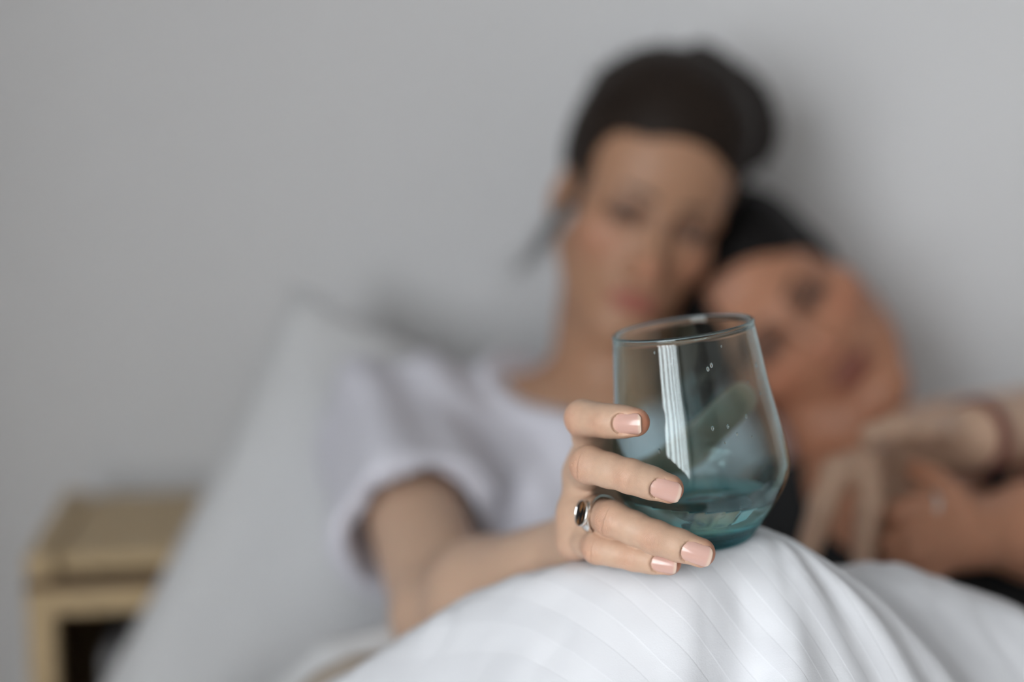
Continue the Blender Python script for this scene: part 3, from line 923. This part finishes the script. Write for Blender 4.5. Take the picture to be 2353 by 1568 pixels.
def hair1():
    o, M, sc = H1; L = lambda p: o + M @ np.asarray(p, float) * sc
    lo, hi = o - .20, o + .24; hi[1] = RY1 - .004
    F = Field(*[np.arange(lo[i], hi[i], .003) for i in range(3)])
    def A(c, r, k): F.add(Ell(L(c), np.asarray(r) * sc, M), k)
    def B(c, r, k): F.sub(Ell(L(c), np.asarray(r) * sc, M), k)
    A((0, -.022, .045), (.084, .104, .098), .01)
    A((-.005, -.012, .083), (.074, .078, .062), .03)
    B((0, .108, -.045), (.069, .098, .094), .016)
    B((-.006, .108, .022), (.047, .098, .054), .016)
    B((0, .02, -.125), (.10, .12, .085), .02)
    B((.085, -.008, -.018), (.020, .024, .034), .008)
    A((-.058, -.075, .098), (.056, .046, .052), .014)      # bun
    A((-.030, -.080, .132), (.030, .032, .026), .012)
    A((-.092, -.070, .085), (.034, .030, .036), .012)
    V, Q = F.mesh(); me = mesh_np('hair', V, Q)
    q = (V - o) @ M
    nv = np.zeros(len(V) * 3, np.float32); me.vertices.foreach_get('normal', nv); nv = nv.reshape(-1, 3)
    th = np.arctan2(q[:, 0], q[:, 2] - .02)
    V = V + nv * (.0008 * np.sin(th * 60 + 5 * noise(q, 22)) + .0022 * noise(q, 40, 3))[:, None]
    V[:, 1] = np.minimum(V[:, 1], RY1 - .003)
    me.vertices.foreach_set('co', V.astype(np.float32).ravel()); me.update()
    link('hair', me, M_hair1, p1)
    cs = []
    r_ = np.random.default_rng(3)
    for i in range(34):   # loose lock in front of the near ear
        j = r_.normal(0, 1, 3)
        cs.append([L((.070 + .002 * j[0], .0 + .004 * j[1], -.015)), L((.076 + .003 * j[0], -.006 + .006 * j[1], -.05)),
                   L((.082 + .005 * j[0], -.014 + .006 * j[1], -.08 + .004 * j[2])), L((.094 + .009 * j[0], -.02 + .008 * j[1], -.105 + .012 * j[2]))])
    for i in range(70):   # flyaways on the crown and bun
        a = r_.uniform(-2.2, 1.6); j = r_.normal(0, 1, 3)
        d = np.array([math.sin(a), r_.uniform(-.8, .2), math.cos(a)]); c = np.array([-.02, -.05, .06])
        b = c + d * .085
        cs.append([L(b), L(b + d * .012 + .004 * j), L(b + d * .017 + .010 * j)])
    strands('loose_hair', cs, .0004, M_hair1, p1)['kind'] = 'stuff'
hair1()

def torus(name, c, ax, r, rt, m, parent, flat=1.0, n=36, k=10):
    ax = nrm(ax); a = nrm(np.cross(ax, [.1, .3, 1])); b = np.cross(ax, a); V, F = [], []
    for i in range(n):
        t = 2 * math.pi * i / n; e = a * math.cos(t) + b * math.sin(t)
        for j in range(k):
            s = 2 * math.pi * j / k; V.append(c + e * (r + rt * math.cos(s)) + ax * rt * flat * math.sin(s))
    for i in range(n):
        for j in range(k):
            F.append((i * k + j, ((i + 1) % n) * k + j, ((i + 1) % n) * k + (j + 1) % k, i * k + (j + 1) % k))
    return link(name, mesh_np(name, np.array(V), np.array(F)), m, parent)
b = torus('bracelet', WR_L - (ELB_L - WR_L) * .05, ELB_L - WR_L, 0.0265, .0036, M_red, p1, 2.0)
b['label'] = 'reddish woven bracelet on the left wrist'

# ------------------------------------------------------------------ woman with black hair
H2 = head_frame(W(1770, 718, 1.345), np.array([0.06, -1.0, 0.0]), np.array([-.79, .06, .61]), .955)
def woman2():
    lo = np.array([.06, .93, .60]); hi = np.array([.60, 1.465, 1.20])
    F = Field(*[np.arange(lo[i], hi[i], .0027) for i in range(3)])
    L = add_head(F, H2, .0030, 1.22, .018)
    NB = W(1960, 1150, 1.32)
    F.add(Cone(L((0, -.025, -.05)), NB, .048, .052), .02)
    F.add(Cone(L((0, .0, -.085)), NB + np.array([0, -.03, 0]), .026, .03), .02)
    SR, SL = W(1840, 1200, 1.21), W(2330, 1150, 1.27)
    F.add(Cone(NB, SR, .045, .045), .03); F.add(Cone(NB, SL, .045, .045), .03)
    F.add(Cone(W(1960, 1300, 1.20), W(2230, 1300, 1.21), .085, .085), .04)
    F.add(Cone(W(2110, 1400, 1.18), W(2140, 1800, 1.10), .105, .115), .05)
    EL, WL = W(2500, 1215, 1.06), W(2228, 1225, 1.01)
    F.add(Cone(SL, EL, .041, .035), .02); F.add(Cone(EL, EL * .6 + WL * .4, .034, .035), .02); F.add(Cone(EL * .6 + WL * .4, WL, .035, .0235), .02)
    # her hand closes round the other's fingers
    KN = [W(2143, 1175, .995), W(2136, 1215, .985), W(2138, 1255, .985), W(2153, 1290, .99)]
    for q in KN: F.add(Cone(WL, q, .019, .0112), .012)
    finger_small(F, [KN[0], W(2113, 1160, .99), W(2068, 1180, .99), W(2053, 1200, 1.0)], .0105, .0078)
    finger_small(F, [KN[1], W(2098, 1225, .978), W(2053, 1250, .985), W(2043, 1265, 1.0)], .0105, .0078)
    finger_small(F, [KN[2], W(2108, 1275, .975), W(2068, 1300, .985), W(2058, 1310, 1.0)], .0105, .0078)
    finger_small(F, [KN[3], W(2128, 1315, .98), W(2098, 1330, .99), W(2083, 1335, 1.0)], .0095, .007)
    finger_small(F, [W(2218, 1190, .995), W(2178, 1140, 1.0), W(2143, 1105, 1.01), W(2108, 1085, 1.02)], .0135, .009)
    V, Q = F.mesh()
    Cc = np.tile(SK2, (len(V), 1)) * (1 + .05 * noise(V, 30)[:, None])
    head_paint(V, Cc, H2, lin(122, 64, 64), lin(182, 110, 86), None, lin(62, 42, 38), 1.5)
    p2 = empty('person', W(2120, 1800, 1.1) * np.array([1, 1, 0]) + np.array([0, 0, MZ]))
    tag(p2, 'person with short black hair and black top resting their head on the other', 'person')
    me = mesh_np('body', V, Q); colattr(me, Cc); link('body', me, M_skin2, p2)
    eye_parts(H2, p2, (.04, .025, .015), (0, .92, -.35)); brow_parts(H2, p2, M_brow2, .0016)
    # hair
    o, M, sc = H2; lo, hi = o - .18, o + .18; lo[2] -= .10; hi[1] = RY1 - .004
    F = Field(*[np.arange(lo[i], hi[i], .003) for i in range(3)])
    def A(c, r, k): F.add(Ell(L(c), np.asarray(r) * sc, M), k)
    def B(c, r, k): F.sub(Ell(L(c), np.asarray(r) * sc, M), k)
    A((0, -.022, .043), (.084, .104, .092), .01)
    A((-.03, .00, .070), (.060, .070, .046), .03)
    A((-.070, -.018, .012), (.020, .040, .045), .02)
    B((0.006, .108, -.030), (.070, .098, .106), .014)
    B((0, .02, -.130), (.10, .12, .085), .02)
    A((.070, -.035, .0), (.024, .045, .055), .02)      # hair lying on the lower side of the head
    F.add(Cone(W(1615, 780, 1.31), W(1585, 900, 1.235), .036, .026), .03); F.add(Cone(W(1590, 900, 1.235), W(1600, 1010, 1.20), .026, .012), .02)
    V, Q = F.mesh(); me = mesh_np('hair', V, Q); q = (V - o) @ M
    nv = np.zeros(len(V) * 3, np.float32); me.vertices.foreach_get('normal', nv); nv = nv.reshape(-1, 3)
    V = V + nv * (.0007 * np.sin(np.arctan2(q[:, 0], q[:, 2]) * 60 + 4 * noise(q, 20)) + .0015 * noise(q, 40, 3))[:, None]
    V[:, 1] = np.minimum(V[:, 1], RY1 - .003)
    me.vertices.foreach_set('co', V.astype(np.float32).ravel()); me.update(); link('hair', me, M_hair2, p2)
    # black top
    lo = np.array([.10, .95, .60]); hi = np.array([.58, 1.46, 1.06])
    F = Field(*[np.arange(lo[i], hi[i], .003) for i in range(3)])
    F.add(Cone(W(1960, 1300, 1.20), W(2230, 1300, 1.21), .090, .090), .04)
    F.add(Cone(W(2110, 1400, 1.18), W(2140, 1800, 1.10), .111, .121), .05)
    F.add(Cone(W(1870, 1190, 1.20), W(1900, 1280, 1.2), .048, .06), .03); F.add(Cone(W(2290, 1190, 1.25), W(2260, 1280, 1.22), .048, .06), .03)
    F.sub(Ell(W(2040, 1130, 1.18), (.075, .14, .055)), .004)
    V, Q = F.mesh(); me = mesh_np('black_top', V, Q)
    link('black_top', me, M_black, p2)
    b = torus('finger_ring', KN[0] * .5 + W(2113, 1160, .99) * .5, KN[0] - W(2113, 1160, .99), .0115, .0016, M_silver, p2, 1.4)
    b['label'] = 'plain silver finger ring'
    b = torus('hair_tie', EL + (WL - EL) * .48, EL - WL, .0365, .0035, M_black, p2, 1.6)
    b['label'] = 'black band round the forearm'
woman2()

# ------------------------------------------------------------------ duvet over the raised knees
CRA = np.array([(300, 1720, .90), (560, 1660, .86), (760, 1572, .83), (940, 1465, .81), (1060, 1402, .79), (1200, 1334, .765), (1300, 1306, .752), (1400, 1296, .742),
                (1500, 1282, .738), (1600, 1248, .738), (1680, 1226, .742), (1740, 1219, .747), (1830, 1252, .75), (1900, 1300, .752), (1945, 1328, .752), (2020, 1385, .752), (2120, 1490, .752), (2300, 1700, .752)])
CRB = np.array([(300, 1900, .83), (1300, 1700, .83), (1700, 1420, .83), (1800, 1372, .83), (1880, 1338, .83), (1960, 1323, .83), (2100, 1326, .83), (2200, 1345, .83), (2353, 1408, .83), (2520, 1500, .83), (2800, 1680, .83)])
def crest(tab):
    P = np.array([W(*r) for r in tab]); return P[:, 0], P[:, 1], P[:, 2]
XA, YA, ZA = crest(CRA); XB, YB, ZB = crest(CRB)
def smoothinterp(x, X, Y):
    xs = np.linspace(X[0], X[-1], 400); ys = np.interp(xs, X, Y)
    k = np.exp(-np.linspace(-2, 2, 21) ** 2); k /= k.sum()
    ys = np.convolve(np.pad(ys, 10, mode='edge'), k, 'valid')
    return np.interp(x, xs, ys)
def ridge(x, y, X, Y, Zc, front, back, rad):
    yc = smoothinterp(x, X, Y); zc = smoothinterp(x, X, Zc)
    t = y - yc
    g = np.where(t < 0, (np.sqrt(t * t + rad * rad) - rad) * front, (np.sqrt(t * t + (2 * rad) ** 2) - 2 * rad) * back)
    return zc - g
def duvet_z(x, y):
    a = ridge(x, y, XA, YA, ZA, 1.35, .75, .022)
    b = ridge(x, y, XB, YB, ZB, 1.2, .7, .03)
    z = -smin(-a, -b, .016)
    # soft folds falling from the knee to the lower right, and a hollow below the glass
    P3 = np.stack([x, y, np.zeros_like(x)], -1)
    kx, ky, kz = [W(1735, 1230, .745)[i] for i in range(3)]
    dx = x - kx; dy = ky - y
    ang = np.arctan2(dx, dy + .03); rr = np.sqrt(dx * dx + (dy + .03) ** 2)
    fan = np.sin(ang * 17 + 1.2 * noise(P3, 20, 3)) * np.clip(rr / .08, 0, 1) * np.exp(-((ang - .85) / .5) ** 2)
    z = z + .0036 * fan
    hx = W(1722, 1430, .70)[0]
    z = z - .024 * np.exp(-((x - hx + .25 * (dy - .03)) / .016) ** 2) * np.clip((dy - .012) / .04, 0, 1)
    z = z + .008 * np.exp(-((x - hx - .029 + .1 * (dy - .03)) / .012) ** 2) * np.clip((dy - .01) / .04, 0, 1)
    s2 = (x * .8 - dy * 1.2)
    z = z + .0020 * np.sin(s2 * 90 + 2.5 * noise(P3, 14, 9)) * np.clip((kx - .03 - x) / .05, 0, 1) * np.clip(dy / .03, 0, 1)
    cr_ = np.clip(.15 + np.abs(dy) / .03, 0, 1)
    z = z + cr_ * (.0042 * np.abs(noise(P3, 23, 21)) + .0022 * np.abs(noise(P3, 47, 33)) - .002)
    z = z + .0018 * noise(P3, 26, 1) * np.clip(.25 + np.abs(dy) / .04, 0, 1) + .004 * noise(P3, 9, 5)
    return z
def duvet():
    gx = np.concatenate([np.arange(-.30, -.14, .006), np.arange(-.14, .31, .0021), np.arange(.31, .66, .006)])
    gy = np.concatenate([np.arange(.30, .62, .006), np.arange(.62, .80, .0018), np.arange(.80, 1.0, .006)])
    X, Y = np.meshgrid(gx, gy, indexing='ij')
    Zz = duvet_z(X, Y)
    floor_ = MZ + .05 + .02 * noise(np.stack([X, Y, 0 * X], -1), 7, 2) - .25 * np.clip((-.15 - X) / .12, 0, 1) ** 1.5
    Zz = -smin(-Zz, -floor_, .08)
    nx, ny = X.shape
    top = np.stack([X, Y, Zz], -1).reshape(-1, 3)
    i, j = np.meshgrid(np.arange(nx - 1), np.arange(ny - 1), indexing='ij'); a = (i * ny + j).ravel()
    q = np.stack([a, a + ny, a + ny + 1, a + 1], 1)
    me = mesh_np('duvet', top, q)
    # stripe coordinate runs diagonally with the cloth
    dz = np.gradient(Zz, gy, axis=1); arc = np.cumsum(np.sqrt(1 + dz * dz) * np.gradient(gy)[None, :], axis=1)
    arc = arc - arc[:, np.argmin(np.abs(gy - .74))][:, None]
    st = X * .80 + arc * .62 + .006 * noise(np.stack([X, Y, Zz], -1), 9, 7)
    fattr(me, st.ravel(), 'stripe')
    o = link('duvet', me, M_duvet)
    sd = o.modifiers.new('thickness', 'SOLIDIFY'); sd.thickness = .010; sd.offset = -1
    tag(o, 'white striped duvet draped over raised knees under the glass', 'duvet')
duvet()

# bunched sheet and beige blanket beside her hip
def roll(name, pts, r, m, label, cat, flat=1.0):
    A = np.array(pts); F = Field(*[np.arange(A[:, i].min() - r - .02, A[:, i].max() + r + .02, .004) for i in range(3)])
    for a, b in zip(A, A[1:]): F.add(Cone(a, b, r, r), .02)
    V, Q = F.mesh(); me = mesh_np(name, V, Q)
    nv = np.zeros(len(V) * 3, np.float32); me.vertices.foreach_get('normal', nv); nv = nv.reshape(-1, 3)
    V = V + nv * (.006 * noise(V, 16, 2) + .003 * noise(V, 40, 6))[:, None]
    me.vertices.foreach_set('co', V.astype(np.float32).ravel()); me.update()
    return tag(link(name, me, m), label, cat)
roll('sheet', [W(610, 1740, .98), W(700, 1640, .99), W(790, 1555, 1.0), (W(900, 1530, 1.01)), W(1030, 1530, 1.02), W(1150, 1580, 1.02)], .026, M_pillow,
     'bunched white sheet beside the elbow of the arm with the glass', 'sheet')
roll('blanket', [W(640, 1790, .93), W(740, 1660, .935), W(830, 1600, .94), W(950, 1590, .94)], .022, M_blanket,
     'beige blanket edge peeking out left of the duvet', 'blanket')

# ------------------------------------------------------------------ glass and water
SB = ss[-1] + .0022                                   # plane of the foot
outer = [(s, r) for s, r in zip(ss, rs) if s > .002] + [(SB - .0010, rs[-1] - .0016), (SB - .0002, rs[-1] - .0036), (SB, rs[-1] - .006), (SB - .0004, rs[-1] - .010), (SB - .0008, .004), (SB - .0008, 0)]
def tw(s): return .00115 + .0022 * max(0, (s - .075) / .03) ** 2
si = SB - .0088
inner = [(s, cub(np.array([s]), S_, R_)[0] - tw(s)) for s in ss if .002 < s < si - .008]
s0, r0 = inner[-1]
for k in range(1, 13):
    a = k / 12 * math.pi / 2; inner.append((s0 + (si - s0) * math.sin(a) ** .9, r0 * (math.cos(a) ** .5) if k < 12 else 0))
rim = [(.0012, R_[0] + .00025), (.0004, R_[0] + .00045), (-.0005, R_[0] + .0003), (-.0011, R_[0] - .0005), (-.0005, R_[0] - .0013), (.0004, R_[0] - .0015), (.0012, R_[0] - .0014)]
def revolve(prof, n=144, closed_axis=True):
    V, F = [], []
    rows = []
    for s, r in prof:
        if r < 1e-6: rows.append([len(V)]); V.append(GT - GU * s)
        else:
            rows.append(list(range(len(V), len(V) + n)))
            for i in range(n):
                a = 2 * math.pi * i / n; V.append(GT - GU * s + (gx_ax * math.cos(a) + gy_ax * math.sin(a)) * r)
    bm = bmesh.new(); vs = [bm.verts.new(Vector(v)) for v in V]
    for a, b in zip(rows, rows[1:]):
        for i in range(n):
            j = (i + 1) % n
            if len(a) == 1: bm.faces.new((vs[a[0]], vs[b[j]], vs[b[i]]))
            elif len(b) == 1: bm.faces.new((vs[a[i]], vs[a[j]], vs[b[0]]))
            else: bm.faces.new((vs[a[i]], vs[a[j]], vs[b[j]], vs[b[i]]))
    bmesh.ops.recalc_face_normals(bm, faces=bm.faces)
    return bm
bm = revolve(inner[::-1] + rim[::-1] + outer)
me = bpy.data.meshes.new('drinking_glass'); bm.to_mesh(me); bm.free()
co = np.zeros(len(me.vertices) * 3, np.float32); me.vertices.foreach_get('co', co)
fattr(me, np.clip(-((co.reshape(-1, 3) - GT) @ GU) / SB, 0, 1), 'depth')
tag(link('drinking_glass', me, M_glass), 'teal tinted stemless glass tilted on the duvet in the hand', 'glass')
WZL = W(1600, 1143, GDEP)[2]
bm = revolve([(s, (r + .0002) if r > 0 else 0) for s, r in [(inner[9][0], 0)] + inner[9:-1] + [(inner[-1][0] + .0002, 0)]], 96)
g = bm.verts[:] + bm.edges[:] + bm.faces[:]
res = bmesh.ops.bisect_plane(bm, geom=g, plane_co=(0, 0, WZL), plane_no=(0, 0, 1), clear_outer=True)
ed = [e for e in res['geom_cut'] if isinstance(e, bmesh.types.BMEdge)]
bmesh.ops.holes_fill(bm, edges=ed, sides=0)
bmesh.ops.recalc_face_normals(bm, faces=bm.faces)
me = bpy.data.meshes.new('water'); bm.to_mesh(me); bm.free()
wo = link('water', me, M_water)
for p in wo.data.polygons:
    if len(p.vertices) > 8: p.use_smooth = False
tag(wo, 'shallow water lying level in the tilted teal glass', 'water')
# droplets clinging inside the upper right of the glass
bm = bmesh.new(); r_ = np.random.default_rng(11)
for k in range(26):
    a = r_.uniform(-1.45, -.15) if k < 18 else r_.uniform(-2.2, -1.2); s = r_.uniform(.004, .088)
    rr = np.interp(s, ss, rs) - tw(s) - .00005
    e = gx_ax * math.cos(a) + gy_ax * math.sin(a); c = GT - GU * s + e * rr
    sz = r_.uniform(.0004, .0010)
    r2 = bmesh.ops.create_icosphere(bm, subdivisions=2, radius=1.0)
    ta = np.cross(GU, e)
    for v in r2['verts']:
        v.co = Vector(c + e * v.co[0] * sz * .55 + ta * v.co[1] * sz * .8 + GU * v.co[2] * sz * 1.5)
me = bpy.data.meshes.new('water_droplets'); bm.to_mesh(me); bm.free()
tag(link('water_droplets', me, M_water), 'small water droplets clinging inside the teal glass', 'droplets', kind='stuff')
